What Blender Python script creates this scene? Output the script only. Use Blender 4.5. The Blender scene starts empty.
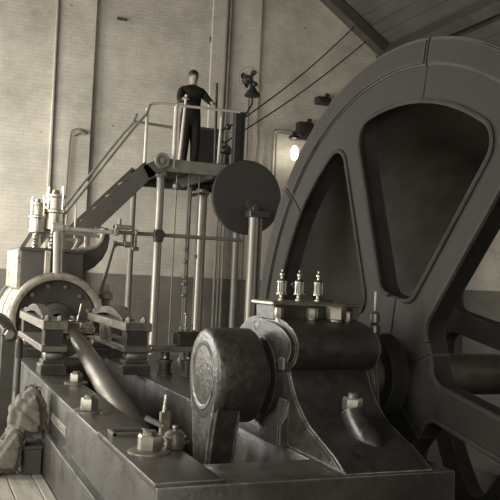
import bpy, bmesh, math, random
from mathutils import Vector, Matrix, noise
random.seed(7)
S = bpy.context.scene
COL = S.collection
# ------------------------------------------------------------------ camera
F = 800.0; YAW = math.radians(22.4); PIT = math.radians(2.2); ROL = math.radians(2.6)
CAM = Vector((-1.57, -4.35, 1.65))
fw = Vector((math.sin(YAW)*math.cos(PIT), math.cos(YAW)*math.cos(PIT), math.sin(PIT)))
r0 = Vector((math.cos(YAW), -math.sin(YAW), 0)); u0 = r0.cross(fw)
rt = r0*math.cos(ROL) + u0*math.sin(ROL); up = u0*math.cos(ROL) - r0*math.sin(ROL)
cam = bpy.data.objects.new('camera', bpy.data.cameras.new('camera')); COL.objects.link(cam)
m = Matrix((rt, up, -fw)).transposed().to_4x4(); m.translation = CAM; cam.matrix_world = m
cam.data.sensor_width = 36; cam.data.lens = F/500*36; cam.data.clip_start = .05
S.camera = cam
def on(x, y, ax, v):            # the point of a pixel's ray on a world plane
    d = fw + rt*((x-250)/F) + up*((250-y)/F); t = (v-CAM[ax])/d[ax]
    return CAM + d*t
PX = lambda x, y, v: on(x, y, 0, v)
PY = lambda x, y, v: on(x, y, 1, v)
PZ = lambda x, y, v: on(x, y, 2, v)
# ------------------------------------------------------------------ world, light, exposure
w = bpy.data.worlds.new('world'); S.world = w; w.use_nodes = True
w.node_tree.nodes['Background'].inputs[0].default_value = (1, .95, .84, 1)
w.node_tree.nodes['Background'].inputs[1].default_value = .6
S.view_settings.view_transform = 'Standard'; S.view_settings.look = 'None'
S.view_settings.gamma = 1; S.view_settings.use_curve_mapping = False
S.view_settings.exposure = 0.45
def window_light(name, loc, rot, sx, sy, power):
    l = bpy.data.lights.new(name, 'AREA'); l.shape = 'RECTANGLE'; l.size = sx; l.size_y = sy
    l.energy = power; l.color = (1, .97, .90)
    o = bpy.data.objects.new(name, l); COL.objects.link(o); o.location = loc; o.rotation_euler = rot
HP = math.pi/2
# tall windows of the left wall (light comes in along +x) and of the wall behind the photographer (+y)
WIN_L = [(-1.5, 1.9), (3.2, 1.9), (7.0, 1.9), (9.8, 1.9)]
POW_L = [240, 230, 480, 640]
for (yc, wd), pw in zip(WIN_L, POW_L):
    window_light('daylight_and_fill', (-4.75, yc, 2.9), (0, -HP, 0), 3.6, wd, pw)
FILL_R = [(-3.0, 2.0), (4.0, 2.0)]  # unseen openings with fill lights, added to brighten the inside of the drum
for yc, wd in FILL_R:
    window_light('daylight_and_fill', (11.35, yc, 2.9), (0, HP, 0), 3.6, wd, 55)
WIN_F = [(-2.6, 2.0)]
for xc, wd in WIN_F:
    window_light('daylight_and_fill', (xc, -8.75, 2.9), (HP, 0, 0), wd, 3.6, 150)

# ------------------------------------------------------------------ materials
TINT = (1.0, .925, .785)
def mat(name, g, rough=.5, metal=0.0, var=.25, scale=6.0, bump=.0, bscale=40.0, spec=.5, stretch=None, tint=TINT, edge_glint=0.0, wr=.012):
    mt = bpy.data.materials.new(name); mt.use_nodes = True
    nt = mt.node_tree; n = nt.nodes; b = n['Principled BSDF']
    tc = n.new('ShaderNodeTexCoord'); src = tc.outputs['Object']
    if stretch:
        mp = n.new('ShaderNodeMapping'); mp.inputs['Scale'].default_value = stretch
        nt.links.new(src, mp.inputs[0]); src = mp.outputs[0]
    nz = n.new('ShaderNodeTexNoise'); nz.inputs['Scale'].default_value = scale; nz.inputs['Detail'].default_value = 6
    nz.inputs['Roughness'].default_value = .65
    nt.links.new(src, nz.inputs['Vector'])
    cr = n.new('ShaderNodeValToRGB')
    lo, hi = g*(1-var), g*(1+var)
    cr.color_ramp.elements[0].position = .3; cr.color_ramp.elements[1].position = .7
    cr.color_ramp.elements[0].color = (lo*tint[0], lo*tint[1], lo*tint[2], 1)
    cr.color_ramp.elements[1].color = (hi*tint[0], hi*tint[1], hi*tint[2], 1)
    nt.links.new(nz.outputs[0], cr.inputs[0]); nt.links.new(cr.outputs[0], b.inputs['Base Color'])
    b.inputs['Metallic'].default_value = metal; b.inputs['Specular IOR Level'].default_value = spec
    mr = n.new('ShaderNodeMapRange'); mr.inputs[1].default_value = .3; mr.inputs[2].default_value = .7
    mr.inputs[3].default_value = max(.05, rough-.1); mr.inputs[4].default_value = min(1, rough+.12)
    nt.links.new(nz.outputs[0], mr.inputs[0]); nt.links.new(mr.outputs[0], b.inputs['Roughness'])
    if edge_glint:                                         # bright edge highlights painted into the base colour
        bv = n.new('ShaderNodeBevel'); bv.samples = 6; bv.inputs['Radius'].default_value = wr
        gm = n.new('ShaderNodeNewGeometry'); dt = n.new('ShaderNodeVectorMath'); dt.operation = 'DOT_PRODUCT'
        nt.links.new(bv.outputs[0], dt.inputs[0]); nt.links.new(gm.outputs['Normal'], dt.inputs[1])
        m1 = n.new('ShaderNodeMapRange'); m1.inputs[1].default_value = .985; m1.inputs[2].default_value = .86; m1.inputs[3].default_value = 0; m1.inputs[4].default_value = edge_glint
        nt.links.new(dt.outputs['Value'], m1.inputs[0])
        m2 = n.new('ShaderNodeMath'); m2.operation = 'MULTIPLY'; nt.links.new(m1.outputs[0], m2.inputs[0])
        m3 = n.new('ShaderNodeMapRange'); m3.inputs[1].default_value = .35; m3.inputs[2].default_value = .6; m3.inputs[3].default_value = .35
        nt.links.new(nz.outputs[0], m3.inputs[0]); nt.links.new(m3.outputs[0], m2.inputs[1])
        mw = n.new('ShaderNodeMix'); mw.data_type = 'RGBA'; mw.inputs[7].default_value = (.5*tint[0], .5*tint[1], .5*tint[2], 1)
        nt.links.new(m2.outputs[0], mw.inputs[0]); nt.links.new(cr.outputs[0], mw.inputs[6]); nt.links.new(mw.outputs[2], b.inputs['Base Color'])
    if bump:
        n2 = n.new('ShaderNodeTexNoise'); n2.inputs['Scale'].default_value = bscale; n2.inputs['Detail'].default_value = 4
        nt.links.new(src, n2.inputs['Vector'])
        bp = n.new('ShaderNodeBump'); bp.inputs['Strength'].default_value = bump; bp.inputs['Distance'].default_value = .01
        nt.links.new(n2.outputs[0], bp.inputs['Height']); nt.links.new(bp.outputs[0], b.inputs['Normal'])
    return mt
def emit(name, col, st):
    mt = bpy.data.materials.new(name); mt.use_nodes = True; b = mt.node_tree.nodes['Principled BSDF']
    b.inputs['Base Color'].default_value = (*col, 1); b.inputs['Emission Color'].default_value = (*col, 1)
    b.inputs['Emission Strength'].default_value = st
    return mt
def brick_wall(name, light, dado, zd, axis):
    mt = bpy.data.materials.new(name); mt.use_nodes = True
    nt = mt.node_tree; n = nt.nodes; b = n['Principled BSDF']; L = nt.links.new
    tc = n.new('ShaderNodeTexCoord'); sp = n.new('ShaderNodeSeparateXYZ'); L(tc.outputs['Object'], sp.inputs[0])
    cb = n.new('ShaderNodeCombineXYZ'); L(sp.outputs[axis], cb.inputs[0]); L(sp.outputs[2], cb.inputs[1])
    br = n.new('ShaderNodeTexBrick'); L(cb.outputs[0], br.inputs['Vector'])
    br.inputs['Scale'].default_value = 1; br.inputs['Brick Width'].default_value = .235; br.inputs['Row Height'].default_value = .077
    br.inputs['Mortar Size'].default_value = .006; br.inputs['Mortar Smooth'].default_value = .4
    br.inputs['Color1'].default_value = (1, 1, 1, 1); br.inputs['Color2'].default_value = (.92, .92, .92, 1); br.inputs['Mortar'].default_value = (.84, .84, .84, 1)
    nz = n.new('ShaderNodeTexNoise'); nz.inputs['Scale'].default_value = .9; nz.inputs['Detail'].default_value = 8; nz.inputs['Roughness'].default_value = .7
    L(tc.outputs['Object'], nz.inputs['Vector'])
    rp = n.new('ShaderNodeMapRange'); rp.inputs[1].default_value = .3; rp.inputs[2].default_value = .7; rp.inputs[3].default_value = .60; rp.inputs[4].default_value = 1.08
    L(nz.outputs[0], rp.inputs[0])
    # small dark plugs and chips
    vo = n.new('ShaderNodeTexVoronoi'); vo.inputs['Scale'].default_value = 1.3; L(cb.outputs[0], vo.inputs['Vector'])
    ch = n.new('ShaderNodeMapRange'); ch.inputs[1].default_value = .025; ch.inputs[2].default_value = .05; ch.inputs[3].default_value = .55; ch.inputs[4].default_value = 1
    L(vo.outputs['Distance'], ch.inputs[0])
    gt = n.new('ShaderNodeMath'); gt.operation = 'GREATER_THAN'; gt.inputs[1].default_value = zd; L(sp.outputs[2], gt.inputs[0])
    mx = n.new('ShaderNodeMix'); mx.data_type = 'RGBA'; L(gt.outputs[0], mx.inputs[0])
    mx.inputs[6].default_value = (*[dado*t for t in TINT], 1); mx.inputs[7].default_value = (*[light*t for t in TINT], 1)
    def mul(a, c):
        v = n.new('ShaderNodeMix'); v.data_type = 'RGBA'; v.blend_type = 'MULTIPLY'; v.inputs[0].default_value = 1
        L(a, v.inputs[6]); L(c, v.inputs[7]); return v.outputs[2]
    c = mul(mul(mul(mx.outputs[2], br.outputs['Color']), rp.outputs[0]), ch.outputs[0])
    L(c, b.inputs['Base Color']); b.inputs['Roughness'].default_value = .75
    bp = n.new('ShaderNodeBump'); bp.inputs['Strength'].default_value = .5; bp.inputs['Distance'].default_value = .008; bp.invert = True
    L(br.outputs['Fac'], bp.inputs['Height']); L(bp.outputs[0], b.inputs['Normal'])
    return mt
M = {}
M['wall'] = brick_wall('painted brick', .55, .17, 1.67, 0)
M['wall_side'] = brick_wall('painted brick side', .50, .16, 1.67, 1)
M['floor'] = mat('floor board', .42, .65, 0, .2, 3, .25, 30, stretch=(8, .6, 1))
M['concrete'] = mat('dark concrete', .10, .8, 0, .3, 3, .3, 30)
M['barrel'] = mat('drum barrel timber', .2, .7, 0, .25, 4, .2, 20)
M['roof'] = mat('roof board', .08, .75, 0, .25, 3, .2, 20, stretch=(1, .3, 1))
M['timber'] = mat('dark timber', .06, .7, 0, .3, 5, .2, 25)
M['iron'] = mat('black painted iron', .042, .36, 0, .35, 7, .25, 45, .5, edge_glint=.6, wr=.008)
M['iron_rough'] = mat('rough cast iron', .055, .36, .2, .4, 18, .5, 38, .6, edge_glint=.9, wr=.016)
M['iron_gloss'] = mat('glossy black cast iron', .032, .33, 0, .35, 12, .2, 34, .6, edge_glint=.6, wr=.010)
M['bed'] = mat('bed iron', .058, .36, 0, .4, 5, .22, 30, .6, edge_glint=1.0, wr=.012)
M['bed_top'] = mat('machined bed pad', .20, .32, .55, .25, 9, .1, 60)
M['drum'] = mat('drum iron', .031, .7, 0, .25, 3, .25, 18, .12, edge_glint=.12, wr=.02)
M['disc'] = mat('dark disc paint', .035, .6, 0, .2, 4)
M['chest'] = mat('chest paint', .07, .5, 0, .25, 5)
M['steel'] = mat('bright steel', .62, .24, 1, .12, 12)
M['steel_dull'] = mat('dull steel', .28, .38, .8, .2, 9, .05, edge_glint=.6, wr=.006)
M['rod'] = mat('smooth steel rod', .17, .46, .8, .05, 3)
M['brass'] = mat('worn brass', .30, .33, .9, .2, 12)
M['paint'] = mat('grey machine paint', .17, .42, 0, .2, 6, .1)
M['lag'] = mat('polished lagging sheet', .5, .32, .7, .25, 9)
M['pale'] = mat('pale painted pipe', .45, .45, 0, .15, 6)
M['stringer'] = mat('grey stair timber', .075, .7, 0, .25, 5, .1)
M['column'] = mat('grey column paint', .20, .36, .3, .2, 4)
M['black'] = mat('black', .018, .5, 0, .3, 6)
M['wire'] = mat('wire rope', .03, .6, 0, .2, 20)
M['cloth'] = mat('canvas sack', .19, .9, 0, .28, 9, .4, 60, .2)
M['wood'] = mat('dark box wood', .06, .7, 0, .3, 8, .2, 30, stretch=(1, 1, 6))
M['overall'] = mat('dark overall cloth', .022, .9, 0, .35, 14, .4, 40, .1)
M['skin'] = mat('skin', .22, .55, 0, .06, 10, tint=(1, .9, .72))
M['hair'] = mat('dark hair', .015, .6, 0, .3, 40)
M['boot'] = mat('boot leather', .02, .45, 0, .2, 10)
M['eye'] = mat('eye', .02, .3, 0, 0, 10)
M['glass'] = mat('glass', .22, .08, 0, .05, 4)
M['bulb'] = emit('lit bulb', (1, .95, .8), 16)
M['plate'] = mat('name plate metal', .33, .4, .6, .25, 20)

# ------------------------------------------------------------------ mesh tools
def frame(ax):
    ax = Vector(ax).normalized()
    a = Vector((0, 0, 1)) if abs(ax.z) < .9 else Vector((1, 0, 0))
    u = ax.cross(a).normalized(); v = ax.cross(u).normalized()
    return u, v, ax
def BM(): return bmesh.new()
def merge(bm, b2):
    me = bpy.data.meshes.new('tmp'); b2.to_mesh(me); b2.free(); bm.from_mesh(me); bpy.data.meshes.remove(me); return bm
def box(bm, lo, hi, bev=.006, seg=1):
    b = BM(); bmesh.ops.create_cube(b, size=1)
    lo = Vector(lo); hi = Vector(hi); c = (lo+hi)/2; d = hi-lo
    for v in b.verts: v.co = Vector((v.co.x*d.x, v.co.y*d.y, v.co.z*d.z)) + c
    if bev:
        bv = min(bev, .45*min(abs(d.x), abs(d.y), abs(d.z)))
        bmesh.ops.bevel(b, geom=list(b.edges), offset=bv, segments=seg, affect='EDGES', profile=.5)
    return merge(bm, b)
def obox(bm, a, b_, w, h, upv=(0, 0, 1), bev=.005):
    """bar of section w x h from a to b_"""
    a = Vector(a); b_ = Vector(b_); d = (b_-a); L = d.length; d.normalize()
    s = d.cross(Vector(upv)).normalized(); t = s.cross(d)
    b = BM(); bmesh.ops.create_cube(b, size=1)
    for v in b.verts: v.co = a + d*((v.co.x+.5)*L) + s*(v.co.y*w) + t*(v.co.z*h)
    if bev: bmesh.ops.bevel(b, geom=list(b.edges), offset=min(bev, .4*min(w, h)), segments=1, affect='EDGES')
    return merge(bm, b)
def lathe(bm, base, ax, prof, n=24, ring=False):
    """prof: (radius, distance along ax) pairs"""
    u, v, a = frame(ax); base = Vector(base); rings = []
    for r, h in prof:
        if r < 1e-5: rings.append([bm.verts.new(base + a*h)])
        else: rings.append([bm.verts.new(base + a*h + (u*math.cos(2*math.pi*i/n) + v*math.sin(2*math.pi*i/n))*r) for i in range(n)])
    for A, B in zip(rings, rings[1:]):
        for i in range(n):
            j = (i+1) % n
            if len(A) == 1 and len(B) == 1: continue
            if len(A) == 1: bm.faces.new((A[0], B[i], B[j]))
            elif len(B) == 1: bm.faces.new((A[i], B[0], A[j]))
            else: bm.faces.new((A[i], B[i], B[j], A[j]))
    if ring:
        A, B = rings[-1], rings[0]
        for i in range(n): bm.faces.new((A[i], B[i], B[(i+1) % n], A[(i+1) % n]))
        return bm
    if len(rings[0]) > 1: bm.faces.new(rings[0])
    if len(rings[-1]) > 1: bm.faces.new(rings[-1][::-1])
    return bm
def cyl(bm, a, b, r, r2=None, n=16, ch=None):
    a = Vector(a); b = Vector(b); L = (b-a).length; r2 = r if r2 is None else r2
    c = min(.15*min(r, r2), .2*L) if ch is None else ch
    return lathe(bm, a, b-a, [(r-c, 0), (r, c), (r2, L-c), (r2-c, L)] if c > 0 else [(r, 0), (r2, L)], n)
def hexnut(bm, base, ax, r, h): return lathe(bm, base, ax, [(r*.93, 0), (r, .004), (r, h*.86), (r*.86, h)], 6)
def nutbolt(bm, base, ax, r, h):
    hexnut(bm, base, ax, r, h)
    a = Vector(ax).normalized()
    cyl(bm, Vector(base)+a*h*.9, Vector(base)+a*h*1.35, r*.5, n=12)
    return bm
def prism(bm, poly, origin, eu, ev, en, depth, bev=0, seg=2):
    """polygon (u,v) extruded along en by depth; bevel on the two outlines"""
    eu, ev, en, o = Vector(eu), Vector(ev), Vector(en), Vector(origin)
    b = BM(); A = [b.verts.new(o + eu*p[0] + ev*p[1]) for p in poly]
    B = [b.verts.new(o + eu*p[0] + ev*p[1] + en*depth) for p in poly]
    n = len(poly); f1 = b.faces.new(A); f2 = b.faces.new(B[::-1])
    for i in range(n): b.faces.new((A[i], B[i], B[(i+1) % n], A[(i+1) % n]))
    bmesh.ops.recalc_face_normals(b, faces=b.faces)
    if bev: bmesh.ops.bevel(b, geom=list(f1.edges)+list(f2.edges), offset=bev, segments=seg, affect='EDGES')
    return merge(bm, b)
def tube(bm, pts, r, n=10, closed=False):
    pts = [Vector(p) for p in pts]; k = len(pts); rings = []
    rr = r if isinstance(r, (list, tuple)) else [r]*k
    d0 = (pts[1]-pts[0]); u, v, _ = frame(d0)
    for i, p in enumerate(pts):
        if closed: d = pts[(i+1) % k]-pts[i-1]
        else: d = pts[min(i+1, k-1)]-pts[max(i-1, 0)]
        d.normalize(); u = (u - d*u.dot(d)).normalized(); v = d.cross(u)
        rings.append([bm.verts.new(p + (u*math.cos(2*math.pi*j/n)+v*math.sin(2*math.pi*j/n))*rr[i]) for j in range(n)])
    for i in range(k if closed else k-1):
        A, B = rings[i], rings[(i+1) % k]
        for j in range(n): bm.faces.new((A[j], A[(j+1) % n], B[(j+1) % n], B[j]))
    if not closed: bm.faces.new(rings[0][::-1]); bm.faces.new(rings[-1])
    return bm
def ball(bm, c, r, sc=(1, 1, 1), n=12):
    b = BM(); bmesh.ops.create_uvsphere(b, u_segments=n, v_segments=n//2+2, radius=r)
    for v in b.verts: v.co = Vector((v.co.x*sc[0], v.co.y*sc[1], v.co.z*sc[2])) + Vector(c)
    return merge(bm, b)
OFF = {}
def obj(name, bm, m, parent=None, angle=35, label=None):
    bmesh.ops.recalc_face_normals(bm, faces=bm.faces)
    if parent is not None:
        off = OFF.get(parent.name, Vector())
        for v in bm.verts: v.co -= off
    me = bpy.data.meshes.new(name); bm.to_mesh(me); bm.free()
    me.materials.append(M[m] if isinstance(m, str) else m)
    me.polygons.foreach_set('use_smooth', [True]*len(me.polygons)); me.set_sharp_from_angle(angle=math.radians(angle))
    o = bpy.data.objects.new(name, me); COL.objects.link(o)
    if parent is not None:
        o.parent = parent; OFF[o.name] = off
    if label: o['label'] = label
    return o
def thing(name, label, cat, loc, group=None):
    o = bpy.data.objects.new(name, None); COL.objects.link(o); o.location = loc; o.empty_display_size = .1
    OFF[o.name] = Vector(loc); o['label'] = label; o['category'] = cat
    if group: o['group'] = group
    return o
def tag(o, label, cat, group=None):
    o['label'] = label; o['category'] = cat
    if group: o['group'] = group
    return o
def struct(name, bm, m, label=None, parent=None, angle=35):
    o = obj(name, bm, m, parent, angle)
    if parent is None: o['kind'] = 'structure'
    if label: o['label'] = label
    return o
def twin(src, name, parent, shift):
    """a copy of a part (mesh shared) moved by shift under the same or another thing"""
    c = src.copy(); COL.objects.link(c); c.parent = parent; c.location = src.location + Vector(shift); return c

# ------------------------------------------------------------------ the room
YB = 12.3; XL = -4.6; XR = 11.2; YF = -8.6
EAVE_X = 9.9
bm = BM()                                           # floor with a pit for the drum
P0, P1, Q0, Q1 = 1.10, 3.45, -2.35, 2.35
for lo, hi in (((XL, YF), (P0, YB)), ((P1, YF), (XR, YB)), ((P0, YF), (P1, Q0)), ((P0, Q1), (P1, YB))):
    box(bm, (lo[0], lo[1], -.25), (hi[0], hi[1], -.03), 0)
box(bm, (XL, YF, -.03), (-.63, 7.9, .088), 0)
floor = struct('floor', bm, 'concrete', 'floor of the engine house with timber boards')
bm = BM(); box(bm, (P0-.2, Q0-.2, -1.6), (P1+.2, Q1+.2, -1.4), 0)
box(bm, (P0-.2, Q0-.2, -1.4), (P0, Q1+.2, -.25), 0); box(bm, (P1, Q0-.2, -1.4), (P1+.2, Q1+.2, -.25), 0)
box(bm, (P0, Q0-.2, -1.4), (P1, Q0, -.25), 0); box(bm, (P0, Q1, -1.4), (P1, Q1+.2, -.25), 0)
struct('floor_pit', bm, 'concrete', 'walled pit below the winding drum')
src = {}
x = XL + .02; k = 0
while x < -.63:                                      # boards beside the bed, running with the engine
    wdt = .185
    x1 = min(x+wdt-.006, -.625)
    for (y0, y1) in ((-4.0, .55+(k % 3)*.7), (.556+(k % 3)*.7, 6.6)):
        b = BM(); dz = random.uniform(-.003, .002)
        box(b, (x, y0, .089), (x1, y1, .118+dz), .004)
        struct('floor_board', b, 'floor', parent=floor)
    x += wdt; k += 1
bm = BM()                                           # gable wall at the far end
def roof_z(x): return 6.60 + (EAVE_X-x)*.655 if x > 3.0 else 6.60 + (EAVE_X-3.0)*.655 - (3.0-x)*.655
prism(bm, [(XL-.3, -.25), (XR+.3, -.25), (XR+.3, roof_z(XR+.3)), (3, roof_z(3)), (XL-.3, roof_z(XL-.3))], (0, YB, 0), (1, 0, 0), (0, 0, 1), (0, 1, 0), .4)
wb = struct('wall_back', bm, 'wall', 'painted brick end wall with a dark dado')
a, b_ = PY(57, 0, YB).x, PY(97, 0, YB).x             # shallow pilaster
bm = BM(); box(bm, (a, YB-.10, -.03), (b_, YB, roof_z(a)-.3), .01)
struct('pilaster', bm, 'wall', 'shallow brick pilaster', parent=wb)
bm = BM(); c_ = PY(213, 0, YB).x, PY(262, 0, YB).x
box(bm, (c_[0], YB-.06, 3.2), (c_[1], YB, roof_z(c_[1])-.3), .01)
struct('pilaster', bm, 'wall', 'shallow brick pilaster', parent=wb)
def wall_with_windows(bm, axis, pos, thick, a0, a1, ztop, wins, z0=1.1, z1=4.7):
    def bx(u0, u1, za, zb):
        if axis == 0: box(bm, (pos-thick, u0, za), (pos, u1, zb), 0)
        else: box(bm, (u0, pos-thick, za), (u1, pos, zb), 0)
    bx(a0, a1, -.25, z0); bx(a0, a1, z1, ztop)
    u = a0
    for c, wd in wins: bx(u, c-wd/2, z0, z1); u = c+wd/2
    bx(u, a1, z0, z1)
bm = BM(); wall_with_windows(bm, 0, XL, .35, YF, YB, roof_z(XL), WIN_L); struct('wall_left', bm, 'wall_side', 'painted brick side wall with tall windows')
bm = BM(); wall_with_windows(bm, 1, YF, .35, XL-.3, XR+.3, roof_z(XL), WIN_F); 
prism(bm, [(XL-.3, roof_z(XL)), (XR+.3, roof_z(XL)), (3, roof_z(3))], (0, YF-.35, 0), (1, 0, 0), (0, 0, 1), (0, 1, 0), .35)
struct('wall_front', bm, 'wall', 'painted brick wall behind the photographer')
bm = BM(); wall_with_windows(bm, 0, XR+.35, .35, YF, YB, roof_z(XR), FILL_R); struct('wall_right', bm, 'wall_side', 'painted brick side wall')
n = 1
for c, wd in WIN_L:                                  # glazing bars of the side windows
    bm = BM()
    for q in (-1, -.33, .33, 1): box(bm, (XL-.12, c+q*(wd/2-.03)-.025, 1.1), (XL-.06, c+q*(wd/2-.03)+.025, 4.7), .004)
    for q in range(7): box(bm, (XL-.12, c-wd/2, 1.1+q*.59), (XL-.06, c+wd/2, 1.1+q*.59+.045), .004)
    struct('window_%d' % n, bm, 'timber', 'tall window with glazing bars in the side wall'); n += 1
for c, wd in WIN_F:
    bm = BM()
    for q in (-1, -.33, .33, 1): box(bm, (c+q*(wd/2-.03)-.025, YF-.12, 1.1), (c+q*(wd/2-.03)+.025, YF-.06, 4.7), .004)
    for q in range(7): box(bm, (c-wd/2, YF-.12, 1.1+q*.59), (c+wd/2, YF-.06, 1.1+q*.59+.045), .004)
    struct('window_%d' % n, bm, 'timber', 'tall window with glazing bars in the wall behind the photographer'); n += 1
# roof: boarded slopes on purlins and a verge rafter
bm = BM()
for x0, x1 in ((XL-.4, 3.0), (3.0, XR+.4)):
    z0, z1 = roof_z(x0), roof_z(x1)
    prism(bm, [(x0, z0+.06), (x1, z1+.06), (x1, z1+.2), (x0, z0+.2)], (0, YF-.35, 0), (1, 0, 0), (0, 0, 1), (0, 1, 0), YB-YF+.75)
roof = struct('ceiling', bm, 'timber', 'dark boarded pitched roof')
sl = Vector((1, 0, -.655)).normalized(); nm = Vector((.655, 0, 1)).normalized()
p = Vector((3.0, 0, roof_z(3.0))); L = (XR+.3-3.0)/sl.x; s = 0; k = 0
while s < L-.3:
    b = BM(); a = p + sl*s; e = p + sl*(s+.29)
    dz = nm*random.uniform(-.012, .004)
    prism(b, [(a.x, a.z), (e.x, e.z), (e.x+nm.x*.05, e.z+nm.z*.05), (a.x+nm.x*.05, a.z+nm.z*.05)], (dz.x, YF, dz.z), (1, 0, 0), (0, 0, 1), (0, 1, 0), YB-YF)
    struct('roof_board', b, 'roof', parent=roof); s += .3; k += 1
for s, w_, h_ in ((2.2, .16, .22), (4.5, .18, .26), (6.75, .24, .36)):
    b = BM(); a = p + sl*s - nm*(h_/2)
    obox(b, (a.x, YF, a.z), (a.x, YB, a.z), w_, h_, nm); struct('purlin', b, 'timber', parent=roof)
for yy in (YB-.16, 7.2, 1.5):
    b = BM(); a = p + sl*.2 - nm*.16; e = p + sl*(L-.4) - nm*.16
    obox(b, (a.x, yy, a.z), (e.x, yy, e.z), .26, .30, (0, 1, 0)); struct('rafter', b, 'timber', parent=roof)

# ------------------------------------------------------------------ engine bed
ZB = .74
bed = thing('engine_bed', 'long dark cast-iron engine bed carrying crank, bearing and guides', 'engine bed', (0, 1.9, 0))
bm = BM(); box(bm, (-.572, -1.0, 0), (-.26, 4.95, ZB), .012, 2); obj('side_girder', bm, 'bed', bed)
bm = BM(); box(bm, (.36, -.60, 0), (.99, 4.95, ZB), .012, 2); obj('side_girder', bm, 'bed', bed)
bm = BM(); box(bm, (-.576, -1.005, 0), (.985, -.62, ZB+.004), .014, 2); obj('front_crosspiece', bm, 'bed', bed)
bm = BM(); box(bm, (-.26, 4.3, 0), (.36, 4.95, ZB-.06), .012); obj('rear_crosspiece', bm, 'bed', bed)
bm = BM(); box(bm, (-.622, -1.07, 0), (-.565, 4.98, .43), .012, 2); obj('foot_flange', bm, 'bed', bed)
bm = BM(); box(bm, (-.622, -1.07, 0), (1.04, -1.0, .43), .012, 2); obj('foot_flange', bm, 'bed', bed)
bm = BM(); box(bm, (-.582, -.985, ZB-.02), (-.255, .20, ZB+.02), .010, 2); pad = obj('raised_pad', bm, 'bed', bed)
bm = BM()                                            # framed recess in the pad
x0, x1, y0, y1 = -.53, -.31, .03, .19
for lo, hi in (((x0, y0), (x1, y0+.022)), ((x0, y1-.022), (x1, y1)), ((x0, y0), (x0+.022, y1)), ((x1-.022, y0), (x1, y1))):
    box(bm, (*lo, ZB+.018), (*hi, ZB+.036), .003)
obj('pocket_rim', bm, 'bed_top', pad)
bm = BM(); box(bm, (x0+.02, y0+.02, ZB+.015), (x1-.02, y1-.02, ZB+.023), 0); obj('pocket_floor', bm, 'black', pad)
pt = [PX(52, 413, -.572), PX(66, 436, -.572)]
bm = BM(); box(bm, (-.580, pt[1].y, pt[1].z-.01), (-.566, pt[0].y, pt[1].z+.055), .003); npl = obj('name_plate', bm, 'plate', bed)
bm = BM()
for q in range(9):
    yy = pt[1].y + .05 + q*(pt[0].y-pt[1].y-.1)/8
    box(bm, (-.5825, yy-.012, pt[1].z+.012), (-.5795, yy+.012, pt[1].z+.034), 0)
obj('raised_lettering', bm, 'bed', npl)['kind'] = 'stuff'
def anchor(pxy, r, z=ZB+.02):
    q = PZ(*pxy, z); b = BM(); lathe(b, (q.x, q.y, z-.005), (0, 0, 1), [(r*1.75, 0), (r*1.75, .012), (r*1.6, .018), (0, .018)], 28)
    ws = obj('washer', b, 'steel_dull', bed)
    b = BM(); hexnut(b, (q.x, q.y, z+.012), (0, 0, 1), r, r*1.25); cyl(b, (q.x, q.y, z+r*1.2), (q.x, q.y, z+r*1.75), r*.55, n=16)
    obj('anchor_nut', b, 'steel_dull', bed)
anchor((149, 452), .062); anchor((89, 411), .060, ZB+.002); anchor((76, 383), .055, ZB+.002)
b = BM(); box(b, (-.42, .86, ZB-.01), (-.36, .94, ZB+.015), .006); obj('locking_tab', b, 'bed_top', bed)

# ------------------------------------------------------------------ crank
SH = 1.10
CX = -.035
crank = thing('crank', 'heavy black crank with a broad round boss and tapering arm pointing down', 'crank', (.15, 0, SH))
bm = BM(); lathe(bm, (CX, 0, SH), (1, 0, 0), [(.235, 0), (.255, .006), (.268, .022), (.272, .05), (.272, .27), (.262, .285), (.2, .285), (0, .285)], 56)
boss = obj('boss', bm, 'iron_rough', crank)
bm = BM(); lathe(bm, (CX-.006, 0, SH), (1, 0, 0), [(.165, .012), (.168, .004), (.178, 0), (.192, 0), (.2, .008), (.2, .03), (.165, .03)], 56, True); obj('face_ring', bm, 'iron_rough', boss)
poly = []
for i in range(9): a = math.pi*(1-i/8); poly.append((.262*math.cos(a), .02+.05*math.sin(a)))
poly += [(.235, -.10), (.165, -.30), (.118, -.50), (.112, -.70), (.08, -.80), (0, -.84), (-.08, -.80), (-.112, -.70), (-.118, -.50), (-.165, -.30), (-.235, -.10)]
bm = BM(); prism(bm, poly, (CX+.002, 0, SH), (0, 1, 0), (0, 0, 1), (1, 0, 0), .17, .018, 3); obj('arm', bm, 'iron_rough', crank)
bm = BM(); cyl(bm, (-.21, 0, SH-.715), (.02, 0, SH-.715), .075, n=28); obj('crank_pin', bm, 'steel', crank)
bm = BM(); cyl(bm, (.24, 0, SH), (2.95, 0, SH), .135, n=40); obj('main_shaft', bm, 'steel_dull', crank)
bm = BM(); lathe(bm, (.249, 0, SH), (1, 0, 0), [(.15, 0), (.19, .01), (.19, .07), (.16, .085), (0, .085)], 40); obj('shaft_collar', bm, 'iron', crank)

# ------------------------------------------------------------------ connecting rod and crosshead
RX = -.145
A = Vector((RX, 3.56, SH-.02)); B = Vector((RX, 0, SH-.715)); d = (B-A); L = d.length
rod = thing('connecting_rod', 'bright steel connecting rod sloping down from crosshead into crank pit', 'connecting rod', A)
bm = BM(); lathe(bm, A, d, [(.055, .08), (.06, .1), (.062, .16), (.07, .4), (.086, 1.2), (.096, 1.9), (.098, 2.3), (.09, 3.0), (.08, L-.2), (.07, L-.15)], 32); obj('shank', bm, 'rod', rod)
bm = BM(); cyl(bm, B+Vector((-.085, 0, 0)), B+Vector((.085, 0, 0)), .15, n=36); obj('big_end', bm, 'steel_dull', rod)
bm = BM(); cyl(bm, A+Vector((-.06, 0, 0)), A+Vector((.06, 0, 0)), .085, n=28); obj('small_end', bm, 'steel_dull', rod)
ch = thing('crosshead', 'bright steel crosshead block between the two slide guides', 'crosshead', (RX, 3.65, SH))
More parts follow.
